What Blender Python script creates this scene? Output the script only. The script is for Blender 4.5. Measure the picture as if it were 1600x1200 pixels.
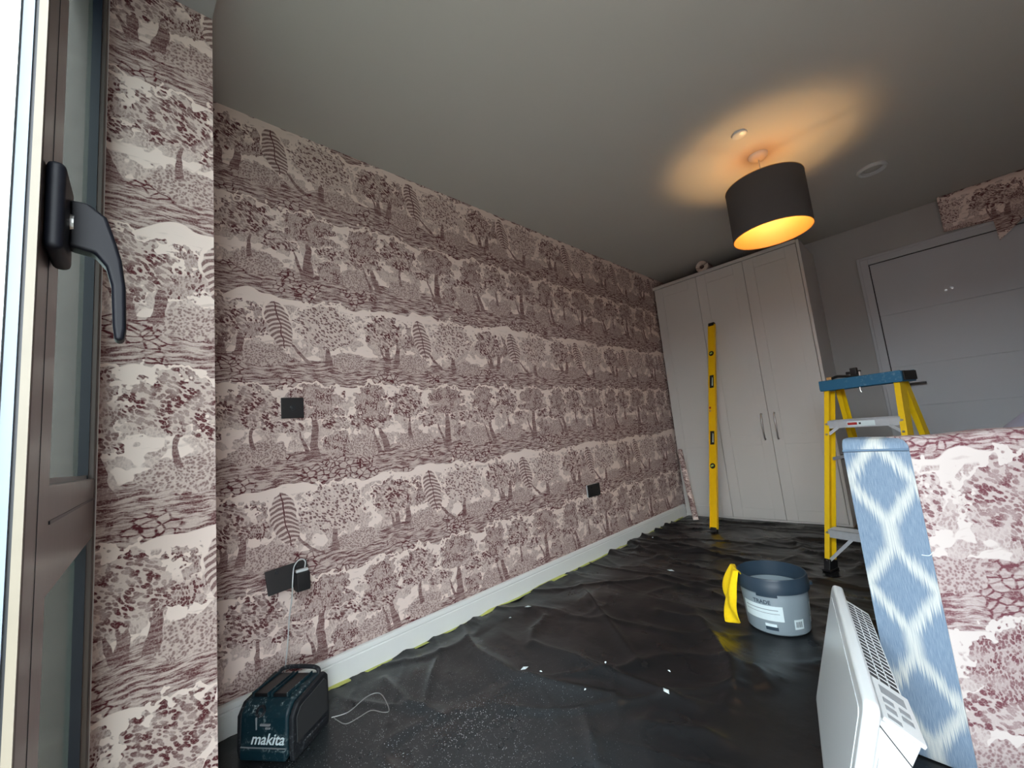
import bpy, bmesh, math, random
import numpy as np
from mathutils import Vector, Matrix
random.seed(7); rng = np.random.default_rng(11)
for o in list(bpy.data.objects): bpy.data.objects.remove(o)
scene = bpy.context.scene
COL = scene.collection
R = math.radians

# ------------------------------------------------------------------ camera
F_PX = 640.226
CAM = Vector((1.8512, 0.0, 0.9297))
FW = Vector((-0.70875211, 0.69459823, 0.12330348))
RT = Vector((0.68798202, 0.71921789, -0.09698646))
UP = Vector((0.1560487, -0.01609122, 0.98761829))
cd = bpy.data.cameras.new('camera'); cam = bpy.data.objects.new('camera', cd); COL.objects.link(cam)
cd.sensor_width = 36; cd.lens = F_PX / 1600 * 36; cd.clip_start = 0.02
m = Matrix((RT, UP, -FW)).transposed().to_4x4(); m.translation = CAM
cam.matrix_world = m; scene.camera = cam
def hit(px, py, ax, val):                      # photo pixel -> point on the plane coordinate[ax] = val
    d = FW + RT * ((px - 800) / F_PX) + UP * ((600 - py) / F_PX)
    return CAM + d * ((val - CAM[ax]) / d[ax])

# ------------------------------------------------------------------ world and exposure
scene.view_settings.view_transform = 'Standard'; scene.view_settings.look = 'None'
scene.view_settings.gamma = 1.0; scene.view_settings.use_curve_mapping = False
scene.view_settings.exposure = 0.0
w = bpy.data.worlds.new('overcast'); scene.world = w; w.use_nodes = True
bg = w.node_tree.nodes['Background']; bg.inputs[0].default_value = (0.88, 0.955, 1.0, 1); bg.inputs[1].default_value = 14.0
pl = bpy.data.lights.new('doorway_portal', 'AREA'); pl.shape = 'RECTANGLE'; pl.size = 2.1; pl.size_y = 2.3
pl.cycles.is_portal = True
po = bpy.data.objects.new('doorway_portal', pl); COL.objects.link(po)
po.location = (1.62, -0.16, 1.15); po.rotation_euler = (R(90), 0, R(180))

# ------------------------------------------------------------------ node helpers
def lin(c):
    f = lambda v: v / 12.92 if v <= 0.04045 else ((v + 0.055) / 1.055) ** 2.4
    return tuple(f(v / 255) for v in c) + (1,)
class NT:
    """builds shader maths as nodes"""
    def __init__(s, mat):
        mat.use_nodes = True; s.t = mat.node_tree; s.t.nodes.clear()
    def n(s, typ, ins=None, **kw):
        nd = s.t.nodes.new(typ)
        for k, v in kw.items(): setattr(nd, k, v)
        for k, v in (ins or {}).items():
            if v is None: continue
            if isinstance(v, bpy.types.NodeSocket): s.t.links.new(v, nd.inputs[k])
            else: nd.inputs[k].default_value = v
        return nd
    def m(s, op, a, b=None, c=None, clamp=False):
        return s.n('ShaderNodeMath', {0: a, 1: b, 2: c}, operation=op, use_clamp=clamp).outputs[0]
    def v(s, op, a, b=None, c=None, scale=None):
        nd = s.n('ShaderNodeVectorMath', {0: a, 1: b, 2: c, 'Scale': scale}, operation=op)
        return nd.outputs['Value'] if op in ('LENGTH', 'DOT_PRODUCT', 'DISTANCE') else nd.outputs['Vector']
    def ss(s, x, e0, e1, a=0.0, b=1.0):
        return s.n('ShaderNodeMapRange', {0: x, 1: e0, 2: e1, 3: a, 4: b}, interpolation_type='SMOOTHSTEP').outputs[0]
    def mix(s, f, a, b):
        return s.n('ShaderNodeMix', {0: f, 2: a, 3: b}, data_type='FLOAT').outputs[0]
    def mixc(s, f, a, b):
        return s.n('ShaderNodeMix', {0: f, 6: a, 7: b}, data_type='RGBA').outputs[2]
    def noise(s, vec, scale, detail=2.0, rough=0.5):
        return s.n('ShaderNodeTexNoise', {'Vector': vec, 'Scale': scale, 'Detail': detail, 'Roughness': rough}).outputs[0]
    def vor(s, vec, scale, feature='F1'):
        return s.n('ShaderNodeTexVoronoi', {'Vector': vec, 'Scale': scale}, feature=feature).outputs['Distance']
    def out(s, col, rough=0.5, metal=0.0, spec=0.5, bump=None, bstr=0.2, bdist=0.01, coat=0.0, **kw):
        p = s.n('ShaderNodeBsdfPrincipled', {'Base Color': col, 'Roughness': rough, 'Metallic': metal, 'Specular IOR Level': spec, 'Coat Weight': coat, **kw})
        if bump is not None:
            b = s.n('ShaderNodeBump', {'Height': bump, 'Strength': bstr, 'Distance': bdist}); s.t.links.new(b.outputs[0], p.inputs['Normal'])
        o = s.n('ShaderNodeOutputMaterial'); s.t.links.new(p.outputs[0], o.inputs[0]); return p
def simple(name, rgb, rough=0.5, metal=0.0, spec=0.5, var=0.06, scale=30, bump=0.0, coat=0.0):
    mt = bpy.data.materials.new(name); t = NT(mt)
    co = t.n('ShaderNodeTexCoord').outputs['Object']
    n = t.noise(co, scale, 4)
    c = lin(rgb); d = tuple(max(0, x * (1 - var * 2)) for x in c[:3]) + (1,); e = tuple(min(1, x * (1 + var)) for x in c[:3]) + (1,)
    t.out(t.mixc(n, d, e), rough, metal, spec, n if bump else None, bump, 0.005, coat)
    return mt
M = {}

# ------------------------------------------------------------------ wallpaper print: woodland toile in plum ink
TW, TH = 0.685, 0.79
def toile(name, scale=1.0, paper=(232, 216, 208), ink=(84, 30, 37), rough=0.75, strength=1.0):
    mt = bpy.data.materials.new(name); t = NT(mt)
    uv = t.n('ShaderNodeUVMap').outputs[0]
    P0 = t.v('SCALE', uv, scale=1.0 / scale)
    # gentle hand-drawn waver
    wn = t.n('ShaderNodeTexNoise', {'Vector': P0, 'Scale': 14.0, 'Detail': 2.0}).outputs['Color']
    P = t.v('ADD', P0, t.v('SCALE', t.v('SUBTRACT', wn, (0.5, 0.5, 0.5)), scale=0.03))
    lob = t.noise(P0, 34.0, 2.0)                              # leafy crown edges
    edge = t.m('MULTIPLY', t.m('SUBTRACT', lob, 0.5), 1.5)
    big = t.noise(P0, 9.0, 1.0)
    # leaf textures
    rot = t.n('ShaderNodeVectorRotate', {'Vector': P, 'Angle': 0.6}).outputs[0]
    lv = t.v('MULTIPLY', rot, (1.0, 1.7, 1.0))
    ld = t.vor(lv, 78.0)
    leafA = t.ss(ld, 0.74, 0.46)
    clump = t.ss(t.noise(P0, 26.0, 1.0), 0.36, 0.60, 0.62, 1.0)
    leafA = t.m('MULTIPLY', leafA, clump)
    ldB = t.vor(t.v('MULTIPLY', P, (1.5, 1.0, 1.0)), 120.0)
    leafB = t.m('MULTIPLY', t.ss(ldB, 0.78, 0.40), clump)
    leafA = t.m('MAXIMUM', leafA, 0.30); leafB = t.m('MAXIMUM', leafB, 0.44)
    sparse = t.m('MULTIPLY', t.ss(t.vor(lv, 66.0), 0.52, 0.34), 0.9)
    sparse = t.m('MAXIMUM', sparse, t.m('MULTIPLY', leafB, 0.45))
    # ground: hatching, boulders
    hat = t.noise(t.v('MULTIPLY', P, (18.0, 130.0, 1.0)), 1.0, 3.0, 0.65)
    hatch = t.ss(hat, 0.40, 0.60)
    rock = t.n('ShaderNodeTexVoronoi', {'Vector': t.v('MULTIPLY', P, (1.0, 1.6, 1.0)), 'Scale': 38.0}, feature='DISTANCE_TO_EDGE').outputs['Distance']
    rockl = t.ss(rock, 0.02, 0.16, 0.9, 0.38)
    rmask = t.ss(t.noise(P0, 6.5, 1.0), 0.50, 0.58)
    gtex = t.mix(rmask, t.m('MULTIPLY_ADD', hatch, 0.62, 0.34), t.m('MULTIPLY', rockl, t.m('MULTIPLY_ADD', hatch, 0.55, 0.85)))
    stip = t.m('MULTIPLY_ADD', t.ss(t.vor(P, 150.0), 0.7, 0.25), 0.45, 0.36)
    def rel(u, v): return t.v('WRAP', t.v('SUBTRACT', P, (u, v, 0)), (TW / 2, TH / 2, 1), (-TW / 2, -TH / 2, -1))
    sep = t.n('ShaderNodeSeparateXYZ', {0: P0}); X, Y = sep.outputs[0], sep.outputs[1]
    # sky: bare paper with a few faint strokes
    val = t.m('MULTIPLY', t.ss(t.noise(t.v('MULTIPLY', P, (14.0, 60.0, 1.0)), 1.0, 2.0), 0.60, 0.70), 0.22)
    # far foliage filling most of the sky between the main trees
    fv = t.m('ABSOLUTE', t.m('WRAP', t.m('SUBTRACT', Y, 0.255), TH / 4, -TH / 4))
    fm_ = t.m('MULTIPLY', t.ss(t.noise(P0, 17.0, 2.0), 0.47, 0.50), t.ss(fv, 0.135, 0.125))
    val = t.mix(fm_, val, t.m('MULTIPLY', leafB, 0.60))
    # terrain bands, their edges rising and falling across the repeat
    ang = t.m('MULTIPLY', X, 2 * math.pi / TW)
    def band(vc, hh, k, ph, val):
        yy = t.m('ADD', Y, t.m('MULTIPLY', t.m('SINE', t.m('ADD', ang, ph)), k))
        yy = t.m('ADD', yy, t.m('MULTIPLY', t.m('SUBTRACT', big, 0.5), 0.09))
        d = t.m('ABSOLUTE', t.m('WRAP', t.m('SUBTRACT', yy, vc), TH / 2, -TH / 2))
        sd = t.m('WRAP', t.m('SUBTRACT', yy, vc), TH / 2, -TH / 2)
        val = t.mix(t.m('MULTIPLY', t.ss(d, hh + 0.020, hh + 0.015), t.m('LESS_THAN', sd, 0.0)), val, 0.0)
        return t.mix(t.ss(d, hh + 0.004, hh), val, gtex)
    val = band(0.085, 0.064, 0.012, 0.4, val)
    val = band(0.492, 0.066, 0.014, 2.2, val)
    def blob(u, v, a, b, val, tex, halo=0.16, e=edge):
        L = t.m('ADD', t.v('LENGTH', t.v('MULTIPLY', rel(u, v), (0.88 / a, 0.88 / b, 0))), e)
        if halo:
            dy = t.v('DOT_PRODUCT', rel(u, v), (0, 1, 0))
            val = t.mix(t.m('MULTIPLY', t.ss(L, 1.04 + halo, 1.0 + halo), t.ss(dy, -0.5 * b, 0.1 * b)), val, 0.0)
        return t.mix(t.ss(L, 1.05, 0.99), val, tex)
    def trunk(u, v0, v1, wd, lean, bend, val):
        vc, hh = (v0 + v1) / 2, (v1 - v0) / 2
        sp = t.n('ShaderNodeSeparateXYZ', {0: rel(u, vc)}); dx, dy = sp.outputs[0], sp.outputs[1]
        c = t.m('MULTIPLY', dy, t.m('MULTIPLY_ADD', dy, bend, lean))
        ax = t.m('ABSOLUTE', t.m('SUBTRACT', dx, c))
        wid = t.m('MULTIPLY_ADD', dy, -wd / hh * 0.55, wd)
        mk = t.m('MULTIPLY', t.ss(t.m('SUBTRACT', wid, ax), 0.0, 0.002), t.ss(t.m('ABSOLUTE', dy), hh + 0.004, hh))
        return t.mix(mk, val, t.m('MULTIPLY_ADD', hatch, 0.25, 0.7))
    small = t.m('MULTIPLY', edge, 0.7)
    # row B
    val = blob(0.41, 0.165, 0.085, 0.040, val, stip, 0, small)
    val = blob(0.15, 0.160, 0.075, 0.045, val, stip, 0, small)
    val = blob(0.02, 0.180, 0.050, 0.045, val, leafB, 0.05)
    val = trunk(0.615, 0.12, 0.37, 0.015, 0.05, 0.3, val)
    val = trunk(0.575, 0.12, 0.24, 0.008, -0.35, 0.0, val)
    val = trunk(0.235, 0.12, 0.30, 0.012, -0.25, 0.4, val)
    val = trunk(0.205, 0.12, 0.24, 0.007, -0.3, 0.0, val)
    val = blob(0.505, 0.262, 0.062, 0.024, val, leafA, 0.1)
    val = blob(0.625, 0.318, 0.115, 0.026, val, leafB, 0.1)
    val = blob(0.030, 0.270, 0.060, 0.026, val, leafA, 0.1)
    val = blob(0.620, 0.382, 0.100, 0.046, val, leafB, 0.2)
    val = blob(0.180, 0.275, 0.090, 0.042, val, leafA, 0.1)
    val = blob(0.205, 0.360, 0.082, 0.066, val, leafB, 0.2)
    val = trunk(0.385, 0.18, 0.33, 0.007, 0.12, 2.5, val)
    val = blob(0.380, 0.350, 0.085, 0.068, val, leafA, 0.22)
    # row A
    val = blob(0.095, 0.545, 0.085, 0.034, val, stip, 0, small)
    val = blob(0.430, 0.560, 0.080, 0.040, val, stip, 0, small)
    val = trunk(0.685, 0.52, 0.68, 0.011, 0.1, 1.0, val)
    val = trunk(0.285, 0.55, 0.70, 0.010, -0.05, 0.0, val)
    val = trunk(0.262, 0.55, 0.65, 0.006, -0.35, 0.0, val)
    val = trunk(0.350, 0.55, 0.70, 0.012, 0.15, 0.0, val)
    val = trunk(0.555, 0.53, 0.64, 0.009, -0.9, 3.0, val)
    val = blob(0.382, 0.700, 0.068, 0.062, val, leafB, 0.2)
    val = blob(0.275, 0.705, 0.090, 0.072, val, leafA, 0.2)
    val = blob(0.000, 0.700, 0.115, 0.085, val, sparse, 0.16)
    # fern: stacked drooping fronds
    r = rel(0.492, 0.69); sp = t.n('ShaderNodeSeparateXYZ', {0: r}); fx, fy = sp.outputs[0], sp.outputs[1]
    fx2 = t.m('MULTIPLY_ADD', fy, 0.18, fx)
    fs = t.m('MULTIPLY_ADD', t.m('MULTIPLY', fx2, fx2), 9.0, fy)
    st = t.ss(t.m('SINE', t.m('MULTIPLY', fs, 2 * math.pi / 0.0185)), -0.5, 0.25)
    rib = t.ss(t.m('ABSOLUTE', fx2), 0.0030, 0.0018)
    st = t.m('MAXIMUM', t.m('MULTIPLY_ADD', st, 0.62, 0.22), rib)
    cb = t.n('ShaderNodeCombineXYZ', {0: t.m('MULTIPLY', fx2, 1 / 0.047), 1: t.m('MULTIPLY', fy, 1 / 0.100)}).outputs[0]
    L = t.m('ADD', t.v('LENGTH', cb), t.m('MULTIPLY', edge, 0.22))
    val = t.mix(t.m('MULTIPLY', t.ss(L, 1.20, 1.16), t.ss(fy, -0.02, 0.03)), val, 0.0)
    val = t.mix(t.ss(L, 1.04, 1.0), val, st)
    fine = t.noise(P0, 260.0, 1.0)
    val = t.m('MULTIPLY', val, t.ss(fine, 0.25, 0.55, 0.72, 1.0))
    val = t.m('MULTIPLY', val, strength, clamp=True)
    col = t.mixc(val, lin(paper), lin(ink))
    t.out(col, rough, spec=0.25)
    return mt
M['toile'] = toile('toile_wallpaper')
M['toile_fabric'] = toile('toile_fabric', 1.15, (198, 192, 189), (104, 62, 70), 0.9)

def ikat(name):
    mt = bpy.data.materials.new(name); t = NT(mt)
    uv = t.n('ShaderNodeUVMap').outputs[0]
    sp = t.n('ShaderNodeSeparateXYZ', {0: uv}); u, v = sp.outputs[0], sp.outputs[1]
    th = t.noise(t.v('MULTIPLY', uv, (420.0, 6.0, 1.0)), 1.0, 2.0)           # warp threads slip up and down
    v2 = t.m('MULTIPLY_ADD', t.m('SUBTRACT', th, 0.5), 0.10, v)
    per = 0.275
    ph = t.m('WRAP', v2, per / 2, -per / 2)
    a = t.m('ABSOLUTE', t.m('WRAP', u, 0.072, -0.072))
    tri = t.m('MULTIPLY', t.m('MAXIMUM', t.m('SUBTRACT', t.m('ABSOLUTE', ph), 0.03), 0.0), 0.072 / (per / 2 - 0.03))
    d = t.m('ABSOLUTE', t.m('SUBTRACT', a, tri))
    wht = t.m('MULTIPLY', t.ss(d, 0.026, 0.002), t.ss(th, 0.3, 0.6, 0.6, 1.0))
    thr = t.noise(t.v('MULTIPLY', uv, (700.0, 40.0, 1.0)), 1.0, 3.0)
    blue = t.mixc(thr, lin((72, 97, 124)), lin((138, 156, 172)))
    wc = t.mixc(thr, lin((168, 178, 178)), lin((204, 205, 198)))
    weave = t.m('ADD', thr, t.m('MULTIPLY', t.noise(t.v('MULTIPLY', uv, (60.0, 900.0, 1.0)), 1.0, 1.0), 0.6))
    t.out(t.mixc(wht, blue, wc), 0.9, spec=0.2, bump=weave, bstr=0.35, bdist=0.003)
    return mt
M['ikat'] = ikat('ikat_fabric')
M['bluecord'] = simple('blue_cord', (92, 116, 140), 0.9)
M['ceil'] = simple('ceiling_paint', (188, 188, 183), 0.9, var=0.01, scale=3)
M['wallpaint'] = simple('wall_paint', (170, 171, 171), 0.85, var=0.01, scale=3)
M['doorpaint'] = simple('door_paint', (180, 185, 191), 0.45, var=0.01, scale=3)
M['skirt'] = simple('skirting_paint', (222, 226, 224), 0.35, var=0.02, scale=8)
M['wardrobe'] = simple('wardrobe_paint', (205, 203, 199), 0.38, var=0.01, scale=4)
M['handle_dark'] = simple('dark_satin_metal', (70, 70, 70), 0.35, 0.8)
M['gap'] = simple('dark_gap', (34, 34, 34), 0.8)
M['chrome'] = simple('brushed_steel', (190, 190, 188), 0.3, 1.0, var=0.05, scale=60)
M['alu'] = simple('aluminium', (196, 202, 208), 0.38, 0.35, var=0.06, scale=50)
M['yellow'] = simple('yellow_fibreglass', (240, 200, 8), 0.42, var=0.06, scale=25)
M['yellow_level'] = simple('yellow_enamel', (246, 196, 0), 0.35, var=0.03, scale=20)
M['black'] = simple('black_plastic', (18, 19, 22), 0.42, var=0.1)
M['navy'] = simple('black_metal_handle', (10, 13, 22), 0.5, spec=0.25, var=0.05)
M['white'] = simple('white_plastic', (200, 206, 208), 0.35, var=0.02)
M['tape'] = simple('yellow_green_tape', (196, 200, 110), 0.6, var=0.2, scale=18, bump=0.4)
M['concrete'] = simple('balcony_paving', (168, 166, 160), 0.9, var=0.08)
M['brick'] = simple('brickwork', (120, 84, 70), 0.9, var=0.1, scale=2)
M['slate'] = simple('roof_slate', (84, 86, 92), 0.8, scale=3)
M['lawn'] = simple('garden_ground', (92, 100, 78), 0.95, var=0.1, scale=0.5)
M['under'] = simple('floor_boards', (120, 96, 72), 0.5)
M['vial'] = simple('vial_green', (196, 214, 120), 0.1)
M['red'] = simple('red_print', (176, 40, 36), 0.5)
M['tan'] = simple('pale_wood', (206, 160, 104), 0.6)
M['ycloth'] = simple('yellow_cloth', (246, 208, 0), 0.9, var=0.05, scale=90, bump=0.5)
M['bucket'] = simple('grey_bucket_plastic', (128, 142, 150), 0.38, var=0.03, scale=12)
M['rim'] = simple('dark_blue_grey_plastic', (44, 60, 74), 0.4, var=0.05)
M['label'] = simple('white_label', (214, 230, 234), 0.5, var=0.04, scale=60)
M['bundle'] = simple('grey_bundle_fabric', (150, 154, 178), 0.8, var=0.05)
M['wire'] = simple('pale_wire', (150, 152, 152), 0.35, 0.4)
M['grille'] = simple('dark_slots', (46, 48, 50), 0.7)
M['buttons'] = simple('grey_buttons', (132, 138, 142), 0.5)
M['heater_glass'] = simple('pale_heater_panel', (206, 213, 216), 0.28, var=0.01, scale=5)
M['shade'] = simple('charcoal_shade_fabric', (74, 72, 72), 0.9, var=0.05, scale=300, bump=0.2)
M['gold'] = simple('gold_lining', (166, 124, 60), 0.6, var=0.02)
M['cardboard'] = simple('paper_core', (206, 196, 178), 0.8)

def dusty(name, rgb, dust, amt, rough=0.5, sc=90):
    mt = bpy.data.materials.new(name); t = NT(mt); co = t.n('ShaderNodeTexCoord').outputs['Object']
    n = t.noise(co, sc, 5, 0.7); b = t.noise(co, sc / 7, 2)
    k = t.m('MULTIPLY', t.ss(n, 0.52, 0.70), t.ss(b, 0.42, 0.62)); k = t.m('MULTIPLY', k, amt)
    nz = t.n('ShaderNodeSeparateXYZ', {0: t.n('ShaderNodeTexCoord').outputs['Normal']}).outputs[2]
    k = t.m('MULTIPLY', k, t.ss(nz, -0.2, 0.7, 0.25, 1.0))
    t.out(t.mixc(k, lin(rgb), lin(dust)), rough); return mt
M['teal'] = dusty('teal_plastic_dusty', (5, 38, 48), (170, 186, 186), 1.0, 0.45)
M['tealdark'] = dusty('black_rubber_dusty', (22, 26, 32), (150, 160, 164), 1.0, 0.6)
M['cap'] = dusty('blue_plastic_splashed', (34, 98, 134), (214, 226, 230), 0.45, 0.5, 60)

def frame_mat():
    mt = bpy.data.materials.new('brown_grey_frame'); t = NT(mt); co = t.n('ShaderNodeTexCoord').outputs['Object']
    n = t.noise(t.v('MULTIPLY', co, (6.0, 6.0, 1.2)), 3.0, 3)
    t.out(t.mixc(n, lin((74, 66, 64)), lin((104, 94, 90))), 0.28, 0.35, bump=n, bstr=0.04); return mt
M['frame'] = frame_mat()
M['edge_white'] = simple('white_edge_profile', (232, 242, 240), 0.4, var=0.02)
M['seal_blue'] = simple('blue_grey_seal', (118, 132, 148), 0.4, var=0.05)
M['seal_beige'] = simple('beige_seal', (122, 116, 102), 0.4, var=0.05)
M['gasket'] = simple('black_gasket', (16, 24, 38), 0.35)
def glass_mat():
    mt = bpy.data.materials.new('tinted_glazing'); t = NT(mt)
    film = t.n('ShaderNodeBsdfDiffuse', {0: lin((78, 90, 89))}).outputs[0]
    tr_ = t.n('ShaderNodeBsdfTransparent', {0: (0.86, 0.92, 0.90, 1)}).outputs[0]
    gl = t.n('ShaderNodeBsdfGlossy', {0: (1, 1, 1, 1), 'Roughness': 0.25}).outputs[0]
    a = t.n('ShaderNodeMixShader', {0: 0.50, 1: tr_, 2: film}).outputs[0]
    b = t.n('ShaderNodeMixShader', {0: 0.06, 1: a, 2: gl}).outputs[0]
    o = t.n('ShaderNodeOutputMaterial'); t.t.links.new(b, o.inputs[0]); return mt
M['glass'] = glass_mat()
def sheet_mat():
    mt = bpy.data.materials.new('black_polythene_sheet'); t = NT(mt); co = t.n('ShaderNodeTexCoord').outputs['Object']
    sp = t.v('DISTANCE', co, (0.62, 0.70, 0.0))
    dens = t.ss(sp, 1.0, 0.05, 0.0, 1.0)
    d = t.vor(co, 170.0); nn = t.noise(co, 60.0, 2)
    speck = t.m('MULTIPLY', t.ss(d, t.m('MULTIPLY', dens, 0.34), 0.0), t.ss(nn, 0.42, 0.58))
    film = t.m('MULTIPLY', t.noise(co, 5.0, 4, 0.6), 0.5)
    base = t.mixc(film, lin((15, 16, 18)), lin((36, 37, 39)))
    dust = t.m('MULTIPLY', t.ss(sp, 0.9, 0.3), t.m('MULTIPLY', t.noise(co, 300.0, 2), 0.10))
    base = t.mixc(dust, base, lin((150, 165, 172)))
    rgh = t.ss(t.noise(co, 4.0, 4), 0.3, 0.7, 0.24, 0.38)
    b = t.noise(co, 15.0, 3, 0.5)
    t.out(t.mixc(speck, base, lin((214, 222, 226))), rgh, spec=0.42, bump=b, bstr=0.14, bdist=0.012); return mt
M['sheet'] = sheet_mat()

# ------------------------------------------------------------------ mesh helpers
class MB:
    def __init__(s): s.v = []; s.f = []; s.uv = {}
    def add(s, vs, fs):
        b = len(s.v); s.v += [tuple(p) for p in vs]; s.f += [tuple(i + b for i in f) for f in fs]; return s
    def box(s, lo, hi):
        (a, b, c), (d, e, f) = lo, hi
        return s.add([(a, b, c), (d, b, c), (d, e, c), (a, e, c), (a, b, f), (d, b, f), (d, e, f), (a, e, f)],
                     [(3, 2, 1, 0), (4, 5, 6, 7), (0, 1, 5, 4), (1, 2, 6, 5), (2, 3, 7, 6), (3, 0, 4, 7)])
    def bar(s, p0, p1, wd, th, side=(1, 0, 0), off=(0, 0)):          # rectangular bar from p0 to p1
        p0, p1 = Vector(p0), Vector(p1); d = (p1 - p0).normalized(); a = Vector(side); a = (a - d * a.dot(d)).normalized(); b = d.cross(a)
        o = a * off[0] + b * off[1]; vs = []
        for p in (p0, p1):
            for x, y in ((-1, -1), (1, -1), (1, 1), (-1, 1)): vs.append(p + o + a * x * wd / 2 + b * y * th / 2)
        return s.add(vs, [(3, 2, 1, 0), (4, 5, 6, 7), (0, 1, 5, 4), (1, 2, 6, 5), (2, 3, 7, 6), (3, 0, 4, 7)])
    def tube(s, path, r, n=8, cap=True):
        path = [Vector(p) for p in path]; rs = r if isinstance(r, (list, tuple)) else [r] * len(path)
        t0 = (path[1] - path[0]).normalized(); a = t0.orthogonal().normalized(); b0 = len(s.v)
        for i, p in enumerate(path):
            t = (path[min(i + 1, len(path) - 1)] - path[max(i - 1, 0)]).normalized()
            a = (a - t * a.dot(t)).normalized(); b = t.cross(a)
            for k in range(n):
                q = 2 * math.pi * k / n; s.v.append(tuple(p + (a * math.cos(q) + b * math.sin(q)) * rs[i]))
        for i in range(len(path) - 1):
            for k in range(n):
                k2 = (k + 1) % n; s.f.append((b0 + i * n + k, b0 + i * n + k2, b0 + (i + 1) * n + k2, b0 + (i + 1) * n + k))
        if cap:
            s.f.append(tuple(b0 + k for k in reversed(range(n)))); e = b0 + (len(path) - 1) * n; s.f.append(tuple(e + k for k in range(n)))
        return s
    def lathe(s, prof, n=32, c=(0, 0, 0), closed=False):
        b0 = len(s.v)
        for r, z in prof:
            for k in range(n):
                q = 2 * math.pi * k / n; s.v.append((c[0] + r * math.cos(q), c[1] + r * math.sin(q), c[2] + z))
        L = len(prof)
        for i in range(L if closed else L - 1):
            j = (i + 1) % L
            for k in range(n):
                k2 = (k + 1) % n; s.f.append((b0 + i * n + k, b0 + i * n + k2, b0 + j * n + k2, b0 + j * n + k))
        return s
    def prism(s, poly, axis, a, b):                                   # poly in the two other axes, extruded along axis a..b
        n = len(poly); vs = []
        for t in (a, b):
            for p in poly:
                q = list(p); q.insert(axis, t); vs.append(q)
        return s.add(vs, [tuple(reversed(range(n))), tuple(range(n, 2 * n))] + [(i, (i + 1) % n, n + (i + 1) % n, n + i) for i in range(n)])
    def grid(s, fn, nu, nv):
        b0 = len(s.v)
        for j in range(nv + 1):
            for i in range(nu + 1): s.v.append(tuple(fn(i / nu, j / nv)))
        for j in range(nv):
            for i in range(nu): q = b0 + j * (nu + 1) + i; s.f.append((q, q + 1, q + nu + 2, q + nu + 1))
        return s
    def build(s, name, mat, parent=None, bevel=0, seg=2, smooth=False, uv=None, thick=0):
        me = bpy.data.meshes.new(name); me.from_pydata(s.v, [], s.f); me.update()
        bm = bmesh.new(); bm.from_mesh(me); bmesh.ops.recalc_face_normals(bm, faces=bm.faces)
        if uv:
            ul = bm.loops.layers.uv.new('UVMap')
            for f in bm.faces:
                for l in f.loops: l[ul].uv = uv(l.vert.co, f.normal)
        bm.to_mesh(me); bm.free()
        o = bpy.data.objects.new(name, me); COL.objects.link(o); me.materials.append(M[mat] if isinstance(mat, str) else mat)
        if parent: o.parent = parent
        if thick: md = o.modifiers.new('solid', 'SOLIDIFY'); md.thickness = thick
        if bevel:
            md = o.modifiers.new('bevel', 'BEVEL'); md.width = bevel; md.segments = seg; md.limit_method = 'ANGLE'; md.angle_limit = R(35)
        if smooth or bevel:
            me.polygons.foreach_set('use_smooth', [True] * len(me.polygons))
            if bevel and not smooth: o.modifiers.new('wn', 'WEIGHTED_NORMAL')
            elif smooth:
                try: me.set_sharp_from_angle(angle=R(40))
                except Exception: pass
        return o
def box(name, mat, lo, hi, parent=None, bevel=0.0, **k): return MB().box(lo, hi).build(name, mat, parent, bevel, **k)
def tag(o, label, cat, group=None):
    o['label'] = label; o['category'] = cat
    if group: o['group'] = group
    return o
def struct(o): o['kind'] = 'structure'; return o
def thing(name, label, cat, loc=(0, 0, 0), rz=0, group=None):
    o = bpy.data.objects.new(name, None); COL.objects.link(o); o.location = loc; o.rotation_euler = (0, 0, rz); o.empty_display_size = 0.05
    return tag(o, label, cat, group)
def text(name, s, size, mat, parent, mw, shear=0.0, offset=0.0, depth=0.0004, align='CENTER'):
    cu = bpy.data.curves.new(name, 'FONT'); cu.body = s; cu.size = size; cu.shear = shear; cu.offset = offset; cu.extrude = depth; cu.align_x = align; cu.align_y = 'CENTER'
    cu.resolution_u = 4
    tmp = bpy.data.objects.new(name, cu); COL.objects.link(tmp); dg = bpy.context.evaluated_depsgraph_get()
    me = bpy.data.meshes.new_from_object(tmp.evaluated_get(dg)); bpy.data.objects.remove(tmp); bpy.data.curves.remove(cu)
    o = bpy.data.objects.new(name, me); COL.objects.link(o); me.materials.clear(); me.materials.append(M[mat]); o.parent = parent; o.matrix_local = mw; return o
def frame(x, y, z, o): m4 = Matrix((Vector(x), Vector(y), Vector(z))).transposed().to_4x4(); m4.translation = Vector(o); return m4

# ------------------------------------------------------------------ room shell
H = 2.4; YB = 4.544; XR = 2.85; XN = 0.50; YN = 0.194
wuv = lambda off: (lambda c, n: (c.y + 0.003, c.z + off) if abs(n.x) > 0.5 else ((c.x, c.z + off) if abs(n.y) > .5 else (c.x, c.y)))
struct(box('floor', 'under', (-0.1, -0.12, -0.1), (XR + 0.1, YB + 0.1, 0)))
struct(box('ceiling', 'ceil', (-0.1, -0.12, H), (XR + 0.1, YB + 0.1, H + 0.1)))
struct(box('wall_left', 'toile', (-0.1, -0.12, 0), (0, YB + 0.1, H), uv=wuv(0)))
struct(box('wall_back', 'wallpaint', (0, YB, 0), (XR, YB + 0.1, H)))
struct(box('wall_right', 'toile', (XR, -0.12, 0), (XR + 0.1, YB + 0.1, H), uv=wuv(0)))
nuv = lambda c, n: (c.y + 0.27, c.z + 0.04) if abs(n.x) > 0.5 else (c.x, c.z)
struct(box('wall_window', 'toile', (0, -0.12, 0), (XN, YN, H), uv=nuv))
struct(box('wall_window_right', 'wallpaint', (2.68, -0.12, 0), (XR, YN, H)))
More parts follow.
